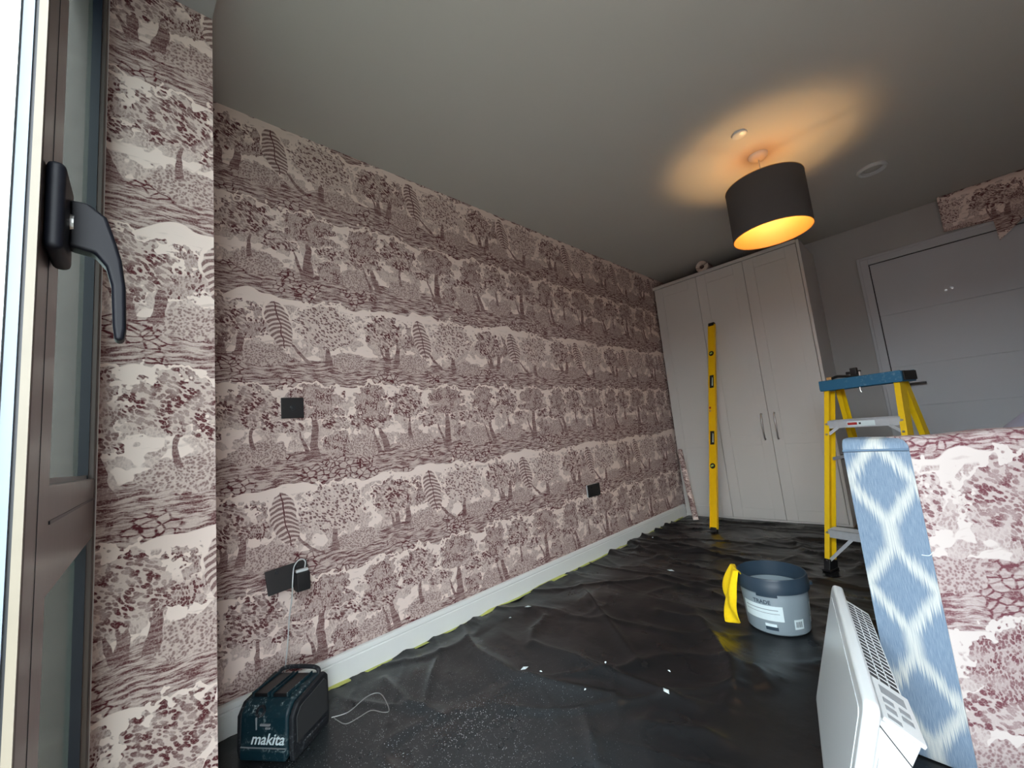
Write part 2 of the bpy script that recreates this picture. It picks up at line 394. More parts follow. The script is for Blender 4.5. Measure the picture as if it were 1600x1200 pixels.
struct(box('wall_window_head', 'wallpaint', (XN, -0.12, 2.28), (2.68, YN, H)))
struct(box('balcony_floor', 'concrete', (-1.5, -1.9, -0.16), (4.5, -0.12, -0.06)))  # unseen balcony slab, added to bounce daylight up to the ceiling
struct(box('ground_outside', 'lawn', (-150, -250, -6.2), (150, -1.9, -6.0)))  # unseen ground, added so less light comes from below the horizon
nb = bpy.data.objects.new('sky_block_terrace', None); COL.objects.link(nb); struct(nb)  # unseen row of houses, added to block low sky from the room
for k in range(6):
    x0 = -33 + k * 12; tb = box('sky_block_house', 'brick', (x0, -24, -6), (x0 + 12, -16, 1.6), nb)
    MB().prism([(-24.3, 1.6), (-15.7, 1.6), (-20, 4.4)], 0, x0, x0 + 12).build('roof', 'slate', tb)
    for wx0 in (1.5, 5, 8.5):
        for wz in (-4.8, -1.6): box('window_pane', 'gasket', (x0 + wx0, -16.02, wz), (x0 + wx0 + 1.6, -15.98, wz + 1.6), tb)
# skirting along the papered wall: board with a moulded top
sk = MB().prism([(0.0, 0), (0.020, 0), (0.020, 0.086), (0.0165, 0.0885), (0.0165, 0.092), (0.019, 0.095), (0.016, 0.110), (0.010, 0.114), (0, 0.114)], 1, YN, 3.96)
struct(sk.build('baseboard_left', 'skirt', bevel=0.001, seg=1))
struct(MB().prism([(YB, 0), (YB - 0.018, 0), (YB - 0.018, 0.105), (YB - 0.010, 0.114), (YB, 0.114)], 0, 1.30, 1.555).build('baseboard_back', 'skirt'))
# room door in the back wall
DX0, DX1, DZ = 1.632, 2.46, 2.045
tr = MB()
for lo, hi in (((DX0 - 0.075, 0), (DX0 - 0.006, DZ + 0.075)), ((DX1 + 0.006, 0), (DX1 + 0.075, DZ + 0.075)), ((DX0 - 0.006, DZ + 0.006), (DX1 + 0.006, DZ + 0.075))):
    tr.box((lo[0], YB - 0.018, lo[1]), (hi[0], YB, hi[1]))
for lo, hi in (((DX0 - 0.075, 0), (DX0 - 0.055, DZ + 0.075)), ((DX1 + 0.055, 0), (DX1 + 0.075, DZ + 0.075)), ((DX0 - 0.055, DZ + 0.055), (DX1 + 0.055, DZ + 0.075))):
    tr.box((lo[0], YB - 0.024, lo[1]), (hi[0], YB - 0.018, hi[1]))
struct(tr.build('trim_1', 'doorpaint', bevel=0.002, seg=1))
d1 = bpy.data.objects.new('door_1', None); COL.objects.link(d1); struct(d1)
box('door_shadow_gap', 'gap', (DX0 - 0.006, YB - 0.001, 0), (DX1 + 0.006, YB + 0.0, DZ + 0.006), d1)  # dark backing sheet paints in the shade of the gap round the door
box('door_core', 'doorpaint', (DX0 + 0.002, YB - 0.0075, 0.006), (DX1 - 0.002, YB - 0.0012, DZ - 0.001), d1)
zz = [0.006, 0.45, 0.85, 1.17, 1.60, DZ]
for a, b in zip(zz[:-1], zz[1:]): box('door_board', 'doorpaint', (DX0, YB - 0.0125, a + 0.0015), (DX1, YB - 0.0075, b - 0.0015), d1, 0.0015, seg=1)
for p in ((1478, 453), (1488, 450)):
    h = hit(*p, 1, YB - 0.014); MB().tube([(h.x, YB - 0.020, h.z), (h.x, YB - 0.012, h.z)], 0.008, 12).build('coat_hook_plug', 'chrome', d1)
dh = hit(1448, 597, 1, YB - 0.06); hz_ = dh.z
MB().lathe([(0.001, 0.010), (0.024, 0.010), (0.026, 0.0), (0.001, 0.0)], 24).build('handle_rose', 'handle_dark', d1).matrix_local = frame((1, 0, 0), (0, 0, 1), (0, -1, 0), (dh.x - 0.115, YB - 0.0125, hz_))
MB().tube([(dh.x - 0.115, YB - 0.02, hz_), (dh.x - 0.115, YB - 0.052, hz_), (dh.x - 0.100, YB - 0.060, hz_), (dh.x, YB - 0.060, hz_)], 0.0085, 12).build('door_handle', 'handle_dark', d1, smooth=True)
# daylight door frame round the opening and its leaf
struct(MB().box((XN, -0.105, 0), (XN + 0.008, -0.034, 2.28)).box((2.65, -0.105, 0), (2.68, -0.034, 2.28)).box((XN + 0.008, -0.105, 2.25), (2.65, -0.034, 2.28)).build('trim_2', 'gasket'))
struct(box('trim_3', 'skirt', (XN, -0.034, 0), (XN + 0.004, -0.028, 2.28)))

# ------------------------------------------------------------------ open glazed door leaf (hinged at the papered reveal)
HX, HY = XN + 0.012, -0.030
LF = 0.742; ang = math.atan2(-0.0275, LF)
lf = thing('glazed_door_leaf', 'brown-grey metal framed glazed balcony door leaf standing beside the papered reveal', 'door', (HX + 0.020, HY, 0), ang)
zt = 2.24; zr0, zr1 = 0.80, 0.925
fr = MB().box((-0.018, -0.07, 0.02), (0.0, 0, zt)).box((0.0, -0.07, 0.02), (0.016, 0, zt)).box((0.61, -0.07, 0.02), (0.735, 0, zt))
fr.box((0.016, -0.07, zt - 0.09), (0.61, 0, zt)).box((0.016, -0.07, 0.02), (0.61, 0, 0.14))
fr.build('leaf_frame', 'frame', lf, 0.003)
rl = box('middle_rail', 'frame', (0.017, -0.068, zr0), (0.609, -0.001, zr1), lf, 0.003)
box('rail_joint', 'gasket', (0.02, -0.001, 0.880), (0.60, 0.0004, 0.884), rl)
box('stile_joint', 'gasket', (0.676, -0.001, 0.03), (0.6785, 0.0004, zt - 0.01), lf)
for a, b in ((0.14, zr0), (zr1, zt - 0.09)):
    g = box('glass_pane', 'glass', (0.016, -0.034, a), (0.61, -0.026, b), lf)
    MB().box((0.598, -0.026, a), (0.6105, -0.004, b)).box((0.0155, -0.026, a), (0.022, -0.010, b)).box((0.022, -0.026, a), (0.598, -0.012, a + 0.008)).box((0.022, -0.026, b - 0.008), (0.598, -0.012, b)).build('glazing_bead', 'gasket', g)
for y0, y1, mt, x1 in ((-0.0062, 0.0, 'seal_beige', 0.741), (-0.0090, -0.0062, 'gasket', 0.738), (-0.0165, -0.0090, 'seal_blue', 0.742), (-0.0180, -0.0165, 'gasket', 0.739), (-0.070, -0.0180, 'edge_white', 0.744)):
    box('edge_profile', mt, (0.7355, y0 - 0.0002, 0.022), (x1, y1 - 0.0002, zt - 0.002), lf)
lk = box('lock_plate', 'alu', (0.744, -0.060, 1.085), (0.7465, -0.0255, 1.165), lf, 0.001)
for z in (1.10, 1.15): MB().tube([(0.7460, -0.034, z), (0.7480, -0.034, z)], 0.006, 12).build('screw', 'chrome', lk)
hd = box('handle_plate', 'navy', (0.652, 0.0, 1.165), (0.722, 0.015, 1.262), lf, 0.006, seg=3)
lever = MB()
prof = [(0.0134, 1.241), (0.0288, 1.241), (0.0442, 1.228), (0.0518, 1.202), (0.0576, 1.178), (0.0614, 1.146), (0.0624, 1.096), (0.0605, 1.081), (0.0528, 1.081), (0.0509, 1.098), (0.049, 1.146), (0.0442, 1.168), (0.0346, 1.182), (0.0134, 1.186)]
lever.prism(prof, 0, 0.660, 0.682).build('lever', 'navy', hd, 0.004, seg=3)
MB().tube([(0.671, 0.012, 1.214), (0.671, 0.018, 1.214)], 0.014, 20).build('collar', 'chrome', hd)

# ------------------------------------------------------------------ wardrobe
YW = 3.966; WX = [0.018, 0.4394, 0.8475, 1.2514]; WT, WB = 2.252, 0.022
wd = thing('wardrobe', 'tall pale grey three-door fitted wardrobe against the back wall', 'wardrobe', (0, 0, 0))
MB().box((0.012, YW + 0.022, 0.0), (1.252, YB - 0.005, WT + 0.022)).build('carcass', 'gap', wd)
box('end_panel', 'wardrobe', (1.2535, YW - 0.002, 0.0), (1.274, YB - 0.003, WT + 0.030), wd, 0.001, seg=1)
box('cornice', 'wardrobe', (0.006, YW - 0.006, WT + 0.004), (1.2535, YB - 0.003, WT + 0.034), wd, 0.002, seg=1)
box('plinth', 'wardrobe', (0.012, YW + 0.010, 0.0), (1.2535, YW + 0.021, WB - 0.004), wd)
for i in range(3):
    x0, x1 = WX[i] + 0.0016, WX[i + 1] - 0.0016; z0, z1 = WB, WT
    y = YW; s = 0.082; mr0, mr1 = 0.640, 0.722
    dr = MB().box((x0, y + 0.006, z0), (x1, y + 0.020, z1))
    dr.box((x0, y, z0), (x0 + s, y + 0.006, z1)).box((x1 - s, y, z0), (x1, y + 0.006, z1))
    for a, b in ((z0, z0 + 0.085), (mr0, mr1), (z1 - 0.09, z1)): dr.box((x0 + s, y, a), (x1 - s, y + 0.006, b))
    do = dr.build('wardrobe_door', 'wardrobe', wd, 0.0016, seg=2)
    hx = {0: 0.395, 1: 0.797, 2: 0.895}[i]
    if i:
        hm = MB().tube([(hx, y, 0.69), (hx, y - 0.016, 0.685), (hx, y - 0.026, 0.70), (hx, y - 0.027, 0.80), (hx, y - 0.026, 0.89), (hx, y - 0.016, 0.905), (hx, y, 0.90)], 0.0062, 10)
        hm.build('handle', 'chrome', do, smooth=True)

# ------------------------------------------------------------------ ceiling fittings
LX, LY = 1.352, 2.667
lp = thing('pendant_lamp', 'drum pendant lamp with charcoal shade and glowing gold lining below the ceiling', 'lamp', (LX, LY, 0))
MB().lathe([(0.0, 2.372), (0.020, 2.372), (0.040, 2.380), (0.050, 2.392), (0.051, 2.400), (0.0, 2.400)], 32).build('ceiling_rose', 'white', lp, smooth=True)
MB().tube([(0, 0, 2.375), (0, 0, 2.17)], 0.003, 8).build('cord', 'white', lp)
r, z0, z1 = 0.196, 1.915, 2.217
sh = MB().lathe([(r, z0), (r, z1), (r - 0.0015, z1), (r - 0.0015, z0)], 72, closed=True).build('lamp_shade', 'shade', lp, smooth=True)
MB().lathe([(r - 0.0018, z0 + 0.001), (r - 0.0018, z1 - 0.001), (r - 0.0030, z1 - 0.001), (r - 0.0030, z0 + 0.001)], 72, closed=True).build('shade_lining', 'gold', sh, smooth=True)
for z in (z0, z1): MB().tube([((r - 0.0005) * math.cos(a), (r - 0.0005) * math.sin(a), z) for a in [2 * math.pi * k / 72 for k in range(73)]], 0.0022, 6, False).build('rim_ring', 'gold', sh, smooth=True)
sp = MB()
for a in (0, 2.094, 4.189): sp.tube([(0.02 * math.cos(a), 0.02 * math.sin(a), 2.185), ((r - .003) * math.cos(a), (r - .003) * math.sin(a), 2.185)], 0.0015, 6)
sp.build('shade_spider', 'white', lp)
MB().lathe([(0, 2.19), (0.021, 2.19), (0.023, 2.15), (0.019, 2.145), (0, 2.145)], 20).build('lamp_holder', 'white', lp, smooth=True)
bm_ = bpy.data.materials.new('warm_bulb'); t = NT(bm_)
e = t.n('ShaderNodeEmission', {0: (1.0, 0.63, 0.27, 1), 1: 420.0}); o = t.n('ShaderNodeOutputMaterial'); t.t.links.new(e.outputs[0], o.inputs[0])
MB().lathe([(0.001, 2.072), (0.011, 2.076), (0.014, 2.084), (0.014, 2.134), (0.011, 2.143), (0.001, 2.145)], 20).build('bulb', bm_, lp, smooth=True)
ds = thing('ceiling_cover_plate', 'flat round white blanking cover on the ceiling beside the pendant lamp rose', 'ceiling plate', (1.343, 2.372, 0))
MB().lathe([(0, 2.390), (0.030, 2.390), (0.036, 2.393), (0.038, 2.400), (0, 2.400)], 32).build('cover', 'white', ds, smooth=True)
vt = thing('ceiling_extract_vent', 'round white extract vent on the ceiling above the room door', 'vent', (1.791, 3.471, 0))
MB().lathe([(0.056, 2.400), (0.076, 2.400), (0.078, 2.392), (0.068, 2.380), (0.056, 2.386)], 36, closed=True).build('vent_ring', 'white', vt, smooth=True)
MB().lathe([(0, 2.392), (0.040, 2.392), (0.050, 2.396), (0.050, 2.4), (0, 2.4)], 32).build('vent_disc', 'ceil', vt, smooth=True)

# ------------------------------------------------------------------ black polythene sheet over the floor
nx, ny = 262, 424
xs = np.linspace(0.022, 2.80, nx + 1); ys = np.linspace(0.20, 3.962, ny + 1)
GX, GY = np.meshgrid(xs, ys)
def field(lx, ly, rotd, seed):
    g = np.random.default_rng(seed); n = 512; f = np.fft.fftn(g.standard_normal((n, n)))
    ky = np.fft.fftfreq(n)[:, None]; kx = np.fft.fftfreq(n)[None, :]; a = R(rotd)
    k1 = kx * math.cos(a) + ky * math.sin(a); k2 = -kx * math.sin(a) + ky * math.cos(a)
    h = np.real(np.fft.ifftn(f * np.exp(-((k1 * lx * 100) ** 2 + (k2 * ly * 100) ** 2) * 6))); h /= h.std()
    ix = np.clip((GX * 100).astype(int), 0, n - 1); iy = np.clip((GY * 100).astype(int), 0, n - 1); return h[iy, ix]
ridge = lambda h: np.maximum(0, 1 - np.abs(h) * 1.6) ** 2
far = np.clip((GY - 2.0) / 1.0, 0, 1)
Z = 0.016 * far * ridge(field(0.45, 0.11, -6, 1)) + 0.007 * far * ridge(field(0.35, 0.075, 10, 2))
Z += 0.006 * ridge(field(0.40, 0.16, 35, 3)) + 0.003 * ridge(field(0.30, 0.10, -40, 4)) + 0.0025 * (field(0.12, 0.12, 0, 5))
Z += 0.010 * np.clip(GX - 0.9, 0, 1) * np.clip(2.8 - GY, 0, 1) * ridge(field(0.3, 0.08, 20, 6))
folds = [([(715, 978), (745, 1020), (800, 1060), (880, 1080), (960, 1090)], 0.022, 0.030), ([(905, 912), (935, 955), (965, 995), (1000, 1040)], 0.014, 0.022),
  ([(835, 1008), (920, 1042), (1010, 1075), (1090, 1108)], 0.016, 0.024), ([(912, 1115), (925, 1160), (932, 1198)], 0.014, 0.02), ([(688, 1022), (672, 1070), (662, 1110)], 0.012, 0.014),
  ([(600, 1064), (640, 1105), (690, 1124)], 0.016, 0.018), ([(828, 1010), (835, 985), (852, 965)], 0.010, 0.018), ([(1085, 960), (1120, 1010), (1145, 1050), (1150, 1100)], 0.022, 0.035),
  ([(1000, 905), (1100, 925), (1160, 950)], 0.012, 0.02), ([(985, 850), (1050, 862), (1150, 870)], 0.012, 0.015), ([(1030, 960), (1090, 975), (1140, 1000)], 0.014, 0.03), ([(1180, 1050), (1220, 1090), (1230, 1150)], 0.02, 0.035), ([(1000, 1130), (1100, 1150), (1200, 1190)], 0.012, 0.03)]
for pts, amp, sg in folds:
    q = [hit(a, b, 2, 0.0) for a, b in pts]; D = np.full(GX.shape, 9.0); T = np.zeros(GX.shape); L = len(q) - 1
    for i in range(L):
        a, b = q[i], q[i + 1]; ex, ey = b.x - a.x, b.y - a.y; l2 = ex * ex + ey * ey
        tt = np.clip(((GX - a.x) * ex + (GY - a.y) * ey) / l2, 0, 1); dd = np.hypot(GX - a.x - tt * ex, GY - a.y - tt * ey)
        T = np.where(dd < D, (i + tt) / L, T); D = np.minimum(D, dd)
    Z += amp * np.exp(-(D / sg) ** 1.3) * (0.35 + 0.65 * np.sin(np.pi * np.clip(T, 0.08, 0.92)))
feet = [(0.19, 0.42, 0.20), (1.22, 2.08, 0.165), (0.454, 3.47, 0.09), (0.185, 3.80, 0.08), (1.289, 2.903, 0.10), (1.69, 2.773, 0.10), (1.476, 3.452, 0.1), (1.862, 3.326, 0.1), (1.52, 1.35, 0.24), (1.6, 1.05, 0.24), (1.45, 1.58, 0.15), (2.290, 2.72, 0.42)]
for fx_, fy_, fr_ in feet:
    dd = np.hypot(GX - fx_, GY - fy_); Z *= np.clip((dd - fr_ * 0.75) / (fr_ * 0.6), 0, 1) * 0.97 + 0.03
hb = np.clip((GX - 1.55) / 0.1, 0, 1) * np.clip((GY - 1.35) / 0.1, 0, 1) * np.clip((2.2 - GY) / 0.15, 0, 1); Z *= 1 - 0.97 * hb
Z = np.clip(Z * 1.35, -0.004, 0.06)
Z *= np.clip((3.95 - GY) / 0.12, 0.15, 1)
Z = Z + 0.006
edge = np.clip((0.09 - GX) / 0.07, 0, 1)
en = np.interp(ys, np.linspace(0.2, 3.96, 60), np.random.default_rng(21).random(60))[:, None]
Z += edge * (0.020 * np.maximum(0, en - 0.35))
XX = GX + np.clip((0.12 - GX) / 0.1, 0, 1) * (0.016 * (1 - en))
vv = np.stack([XX, GY, Z], -1).reshape(-1, 3)
mb = MB(); mb.v = [tuple(map(float, p)) for p in vv]
mb.f = [(j * (nx + 1) + i, j * (nx + 1) + i + 1, (j + 1) * (nx + 1) + i + 1, (j + 1) * (nx + 1) + i) for j in range(ny) for i in range(nx)]
tag(mb.build('dust_sheet', 'sheet', smooth=False), 'creased black polythene dust sheet spread over the whole floor', 'dust sheet')
bpy.data.objects['dust_sheet'].data.polygons.foreach_set('use_smooth', [True] * len(mb.f))
# yellow-green tape along the foot of the skirting
tp = MB(); g = np.random.default_rng(5); n = 150
hi_ = np.interp(np.linspace(0, 1, n + 1), np.linspace(0, 1, 34), g.random(34)); lo_ = np.interp(np.linspace(0, 1, n + 1), np.linspace(0, 1, 46), g.random(46))
def tpf(u, v):
    i = int(round(u * n)); y = 0.56 + 3.3 * u
    hh_ = max(0.0, hi_[i] - 0.25); prof = [(0.0208, 0.008 + 0.016 * hh_), (0.0222, 0.011 + 0.008 * hh_), (0.025 + 0.010 * lo_[i], 0.012 + 0.006 * hh_), (0.028 + 0.022 * lo_[i], 0.0085 + 0.006 * lo_[i])]
    k = int(round(v * 3)); return (prof[k][0], y, prof[k][1])
tp.grid(tpf, n, 3)
tag(tp.build('masking_tape', 'tape', smooth=True), 'crumpled yellow-green masking tape along the foot of the skirting', 'tape')
# paper scraps
for i, (p, s) in enumerate((((1048, 892), .024), ((820, 1048), .018), ((1042, 1087), .018), ((825, 950), .018), ((947, 1042), .008), ((846, 1058), .007), ((915, 1082), .006), ((1045, 1045), .008), ((797, 963), .007), ((1020, 842), .010))):
    h = hit(*p, 2, 0.016); zz_ = float(Z[np.argmin(abs(ys - h.y)), np.argmin(abs(xs - h.x))])
    ix, iy = np.argmin(abs(xs - h.x)), np.argmin(abs(ys - h.y)); zz_ = float(Z[max(iy-2,0):iy+3, max(ix-2,0):ix+3].max())
    a = i * 1.3; c, sn = math.cos(a) * s, math.sin(a) * s; k = 0.55
    q = MB().add([(c, sn, 0.001), (-sn * k, c * k, 0.003), (-c, -sn, 0.001), (sn * k, -c * k, 0.002), (0, 0, 0.005)], [(0, 1, 4), (1, 2, 4), (2, 3, 4), (3, 0, 4)])
    o = q.build('paper_scrap', 'label', thick=0.0006); o.location = (h.x, h.y, zz_ + 0.0005)
    tag(o, {0: 'largest white paper scrap, on the dust sheet before the spirit level', 1: 'pale grey oblong paper scrap on the bare middle of the dust sheet', 2: 'cream folded paper scrap beside a long crease in the dust sheet', 3: 'curled pale paper scrap near the taped skirting', 9: 'small white scrap on the sheet close to the wardrobe end of the skirting'}.get(i, 'tiny white paper crumb on the black dust sheet'), 'paper scrap', 'paper scraps on the dust sheet')

# ------------------------------------------------------------------ sockets on the papered wall
def socket(name, label, y0, y1, z0, z1, gang, depth=0.010, off=0.0):
    s = thing(name, label, 'socket', (off, (y0 + y1) / 2, (z0 + z1) / 2)); hy, hz = (y1 - y0) / 2, (z1 - z0) / 2
    box('face_plate', 'black', (0.0, -hy, -hz), (depth, hy, hz), s, 0.002)
    return s, hy, hz
s1, hy, hz = socket('aerial_socket', 'square black single socket plate on the papered wall with two screws', 0.485, 0.570, 1.087, 1.172, 1)
MB().tube([(0.010, 0, 0), (0.014, 0, 0)], 0.012, 16).build('aerial_port', 'tealdark', s1)
for y in (-0.032, 0.032): MB().tube([(0.010, y, 0), (0.0112, y, 0)], 0.0035, 10).build('screw', 'black', s1)
s3, hy, hz = socket('double_socket', 'black double socket low on the papered wall near the wardrobe', 2.458, 2.600, 0.432, 0.518, 2, 0.012, 0.010)
box('back_box', 'white', (-0.010, -0.069, -0.042), (0.0, 0.069, 0.042), s3)
for y in (-0.035, 0.035):
    box('rocker_switch', 'tealdark', (0.012, y - 0.006, 0.018), (0.0155, y + 0.006, 0.034), s3, 0.001)
    for dx, dz in ((0, 0.0), (-0.011, -0.022), (0.011, -0.022)): box('pin_hole', 'gap', (0.0115, y + dx - 0.003, dz - 0.003), (0.0123, y + dx + 0.003, dz + 0.003), s3)
s2, hy, hz = socket('double_socket', 'black double socket hanging loose from the papered wall with a phone charger in it', 0.412, 0.558, 0.432, 0.518, 2, 0.012, 0.026)
s2.rotation_euler = (R(4), R(-14), 0)
box('back_box', 'tealdark', (-0.024, -0.062, -0.036), (0.0, 0.062, 0.040), s2)
for y in (-0.035, 0.035): box('rocker_switch', 'tealdark', (0.012, y - 0.006, 0.022), (0.0155, y + 0.006, 0.036), s2, 0.001)
ch = thing('phone_charger', 'black plug-in charger with a white cable in the loose wall socket', 'charger', (0.050, 0.522, 0.462))
box('charger_body', 'black', (0.0, -0.024, -0.036), (0.046, 0.024, 0.030), ch, 0.004)
pg = box('cable_plug', 'white', (0.016, -0.022, 0.0305), (0.034, 0.022, 0.041), ch, 0.003)
def spl(pts, k=8):
    pts = [Vector(p) for p in pts]; out = []
    for i in range(len(pts) - 1):
        p0, p1, p2, p3 = pts[max(i - 1, 0)], pts[i], pts[i + 1], pts[min(i + 2, len(pts) - 1)]
        for j in range(k):
            t_ = j / k; out.append(0.5 * ((2 * p1) + (p2 - p0) * t_ + (2 * p0 - 5 * p1 + 4 * p2 - p3) * t_ ** 2 + (3 * p1 - p0 - 3 * p2 + p3) * t_ ** 3))
    return out + [pts[-1]]
MB().tube(spl([(0.026, 0.010, 0.040), (0.028, 0.012, 0.066), (0.030, -0.006, 0.078), (0.040, -0.030, 0.060), (0.052, -0.040, 0.015), (0.050, -0.044, -0.05), (0.020, -0.046, -0.12), (0.002, -0.050, -0.22), (-0.005, -0.062, -0.34), (0.010, -0.062, -0.442)]), 0.0022, 8).build('cable', 'white', ch, smooth=True)

# ------------------------------------------------------------------ dusty teal tool charger case by the corner
mk = thing('tool_charger', 'dusty teal and black power tool charger unit on the dust sheet by the skirting', 'charger', (0.1955, 0.4215, 0.008), math.atan2(0.588, 0.809))
# local: x across the front, -y is the front
wx, dy, hz = 0.100, 0.092, 0.178
body = MB().prism([(-dy, 0.012), (-dy - 0.006, 0.05), (-dy, 0.135), (-dy + 0.020, 0.158), (-0.045, 0.168), (0.06, 0.172), (dy - 0.006, 0.162), (dy, 0.12), (dy, 0.012)], 0, -wx + 0.016, wx - 0.016)
body.build('body', 'teal', mk, 0.010, seg=3)
for sx in (-1, 1):
    a, b = sorted((sx * (wx - 0.017), sx * wx))
    sd = MB().prism([(-dy + 0.006, 0.0), (-dy, 0.03), (-dy + 0.004, 0.125), (-dy + 0.030, 0.155), (dy - 0.018, 0.172), (dy - 0.002, 0.155), (dy, 0.03), (dy - 0.008, 0.0)], 0, a, b).build('side_cheek', 'tealdark', mk, 0.005, seg=3)
    a2, b2 = sorted((sx * (wx - 0.001), sx * (wx + 0.003)))
    pn = MB().prism([(-dy + 0.018, 0.045), (-dy + 0.018, 0.118), (-dy + 0.038, 0.140), (dy - 0.028, 0.155), (dy - 0.016, 0.142), (dy - 0.014, 0.045)], 0, a2, b2).build('side_panel', 'grille', sd, 0.002)
    a3, b3 = sorted((sx * (wx - 0.002), sx * (wx + 0.006)))
    box('bumper_bar', 'tealdark', (a3, -0.05, 0.020), (b3, 0.07, 0.034), sd, 0.003)
box('front_base_band', 'teal', (-0.080, -dy - 0.010, 0.008), (0.080, -dy + 0.01, 0.042), mk, 0.006, seg=3)
box('band_groove', 'buttons', (-0.078, -dy - 0.0085, 0.0435), (0.078, -dy, 0.0455), mk)
for x in (-0.040, 0.030):
    sl = box('charging_slot', 'black', (x - 0.026, -0.055, 0.160), (x + 0.026, 0.060, 0.1745), mk, 0.003)
    MB().box((x - 0.030, -0.060, 0.166), (x - 0.026, 0.064, 0.180)).box((x + 0.026, -0.060, 0.166), (x + 0.030, 0.064, 0.180)).build('slot_rail', 'teal', sl, 0.0015)
MB().tube(spl([(-0.076, 0.060, 0.150), (-0.076, 0.074, 0.172), (-0.055, 0.082, 0.181), (0.0, 0.084, 0.183), (0.055, 0.082, 0.181), (0.076, 0.074, 0.172), (0.076, 0.060, 0.150)]), 0.007, 10).build('carry_handle', 'tealdark', mk, smooth=True)
MB().lathe([(0.010, 0.004), (0.016, 0.004), (0.016, -0.002), (0.010, -0.002)], 20, closed=True).build('latch_ring', 'tealdark', mk).matrix_local = frame((1, 0, 0), (0, 0.5, 0.87), (0, -0.87, 0.5), (-0.012, -dy + 0.004, 0.142))
fm = lambda x, z: frame((1, 0, 0), (0, 0.03, 1), (0, -1, 0.03), (x, -dy - 0.0064, z))
text('logo_lettering', 'makita', 0.044, 'label', mk, fm(0.016, 0.068), 0.35, 0.0006)
box('charge_indicator', 'buttons', (-0.024, -dy - 0.0060, 0.094), (-0.0215, -dy, 0.128), mk)
box('charge_indicator', 'buttons', (-0.008, -dy - 0.0066, 0.106), (0.026, -dy, 0.1105), mk)
box('charge_indicator', 'buttons', (0.010, -dy - 0.0068, 0.097), (0.026, -dy, 0.1005), mk)
# thin wire loop on the sheet
wp = [hit(a, b, 2, 0.012) for a, b in ((518, 1122), (545, 1113), (572, 1096), (590, 1089), (600, 1096), (608, 1110), (600, 1114), (580, 1111), (562, 1121), (540, 1132), (522, 1123))]
wl = MB().tube(spl([(p.x, p.y, 0.010 + (0.016 if 2 <= i <= 4 else 0.004)) for i, p in enumerate(wp)]), 0.0015, 8)
tag(wl.build('wire_loop', 'wire', smooth=True), 'thin pale looped wire lying on the dust sheet beside the teal charger', 'wire')

# ------------------------------------------------------------------ spirit level leaning on the wardrobe
lb = Vector((0.452, 3.470, 0.010)); lt = hit(1112, 505, 1, YW - 0.034)
zd = (lt - lb); LL = zd.length; zd.normalize()
xd = Vector((0.985, -0.17, 0)); xd = (xd - zd * xd.dot(zd)).normalized(); yd = zd.cross(xd)
lv = thing('spirit_level', 'long yellow spirit level leaning against the wardrobe doors', 'spirit level')
lv.matrix_world = frame(xd, yd, zd, lb)
wl_, tk = 0.062, 0.026
lm = MB().box((-wl_ / 2, -tk / 2, 0.018), (-wl_ / 2 + 0.005, tk / 2, LL - 0.018)).box((wl_ / 2 - 0.005, -tk / 2, 0.018), (wl_ / 2, tk / 2, LL - 0.018)).box((-wl_ / 2 + 0.005, -tk / 2 + 0.004, 0.018), (wl_ / 2 - 0.005, tk / 2 - 0.004, LL - 0.018))
lm.build('beam', 'yellow_level', lv, 0.001, seg=1)
for a, b in ((0.0, 0.030), (LL - 0.030, LL)): MB().box((-wl_ / 2 + 0.004, -tk / 2 - 0.001, a), (wl_ / 2 - 0.004, tk / 2 + 0.001, b)).build('end_cap', 'black', lv, 0.003)
for k in (0.285, 0.835):
    z = k * LL; v = MB().lathe([(0.001, 0.004), (0.021, 0.004), (0.023, 0), (0.001, 0)], 24).build('vial_housing', 'black', lv); v.matrix_local = frame((1, 0, 0), (0, 0, 1), (0, -1, 0), (0, -tk / 2 + 0.002, z))
    MB().tube([(-0.010, -tk / 2 - 0.003, z - 0.004), (0.010, -tk / 2 - 0.003, z + 0.004)], 0.007, 12).build('vial', 'vial', lv)
for k in (0.415, 0.690):
    z = k * LL; MB().prism([(-0.018, z - 0.058), (0.018, z - 0.058), (0.018, z + 0.058), (-0.018, z + 0.058)], 1, -tk / 2 - 0.001, -tk / 2 + 0.005).build('hand_hole_grip', 'black', lv, 0.004)
    MB().prism([(0.002, z - 0.040), (0.011, z - 0.040), (0.011, z + 0.030), (0.006, z + 0.040)], 1, -tk / 2 - 0.0018, -tk / 2 - 0.001).build('hand_hole', 'label', lv)
for z, mt in ((0.560 * LL, 'red'), (0.545 * LL, 'tan')): box('maker_mark', mt, (-0.024, -tk / 2 - 0.0005, z - 0.008), (-0.010, -tk / 2 + 0.0045, z + 0.008), lv)

# ------------------------------------------------------------------ wallpaper rolls
def roll(name, label, p0, p1, r, hole):
    p0, p1 = Vector(p0), Vector(p1); L = (p1 - p0).length; z = (p1 - p0).normalized(); x = z.orthogonal().normalized(); y = z.cross(x)
    rt = thing(name, label, 'wallpaper roll'); rt.matrix_world = frame(x, y, z, p0)
    ruv = lambda c, n: (math.atan2(c.y, c.x) * r * 0.9 + 0.3, c.z)
    MB().lathe([(r, 0), (r, L), (r * 0.94, L - 0.002), (hole, L - 0.004), (hole, 0.004), (r * 0.94, 0.002)], 40, closed=True).build('paper', 'toile', rt, smooth=True, uv=ruv)
    sp_ = [((hole + (r - hole) * k / 60) * math.cos(k * 0.8), (hole + (r - hole) * k / 60) * math.sin(k * 0.8), 0.0) for k in range(61)]
    MB().tube(sp_, 0.0009, 4).build('paper_edge_spiral', 'cardboard', rt)
roll('wallpaper_roll', 'thin roll of toile wallpaper leaning in the corner against the wardrobe', (0.178, 3.790, 0.012), (0.054, 3.934, 0.632), 0.024, 0.010)
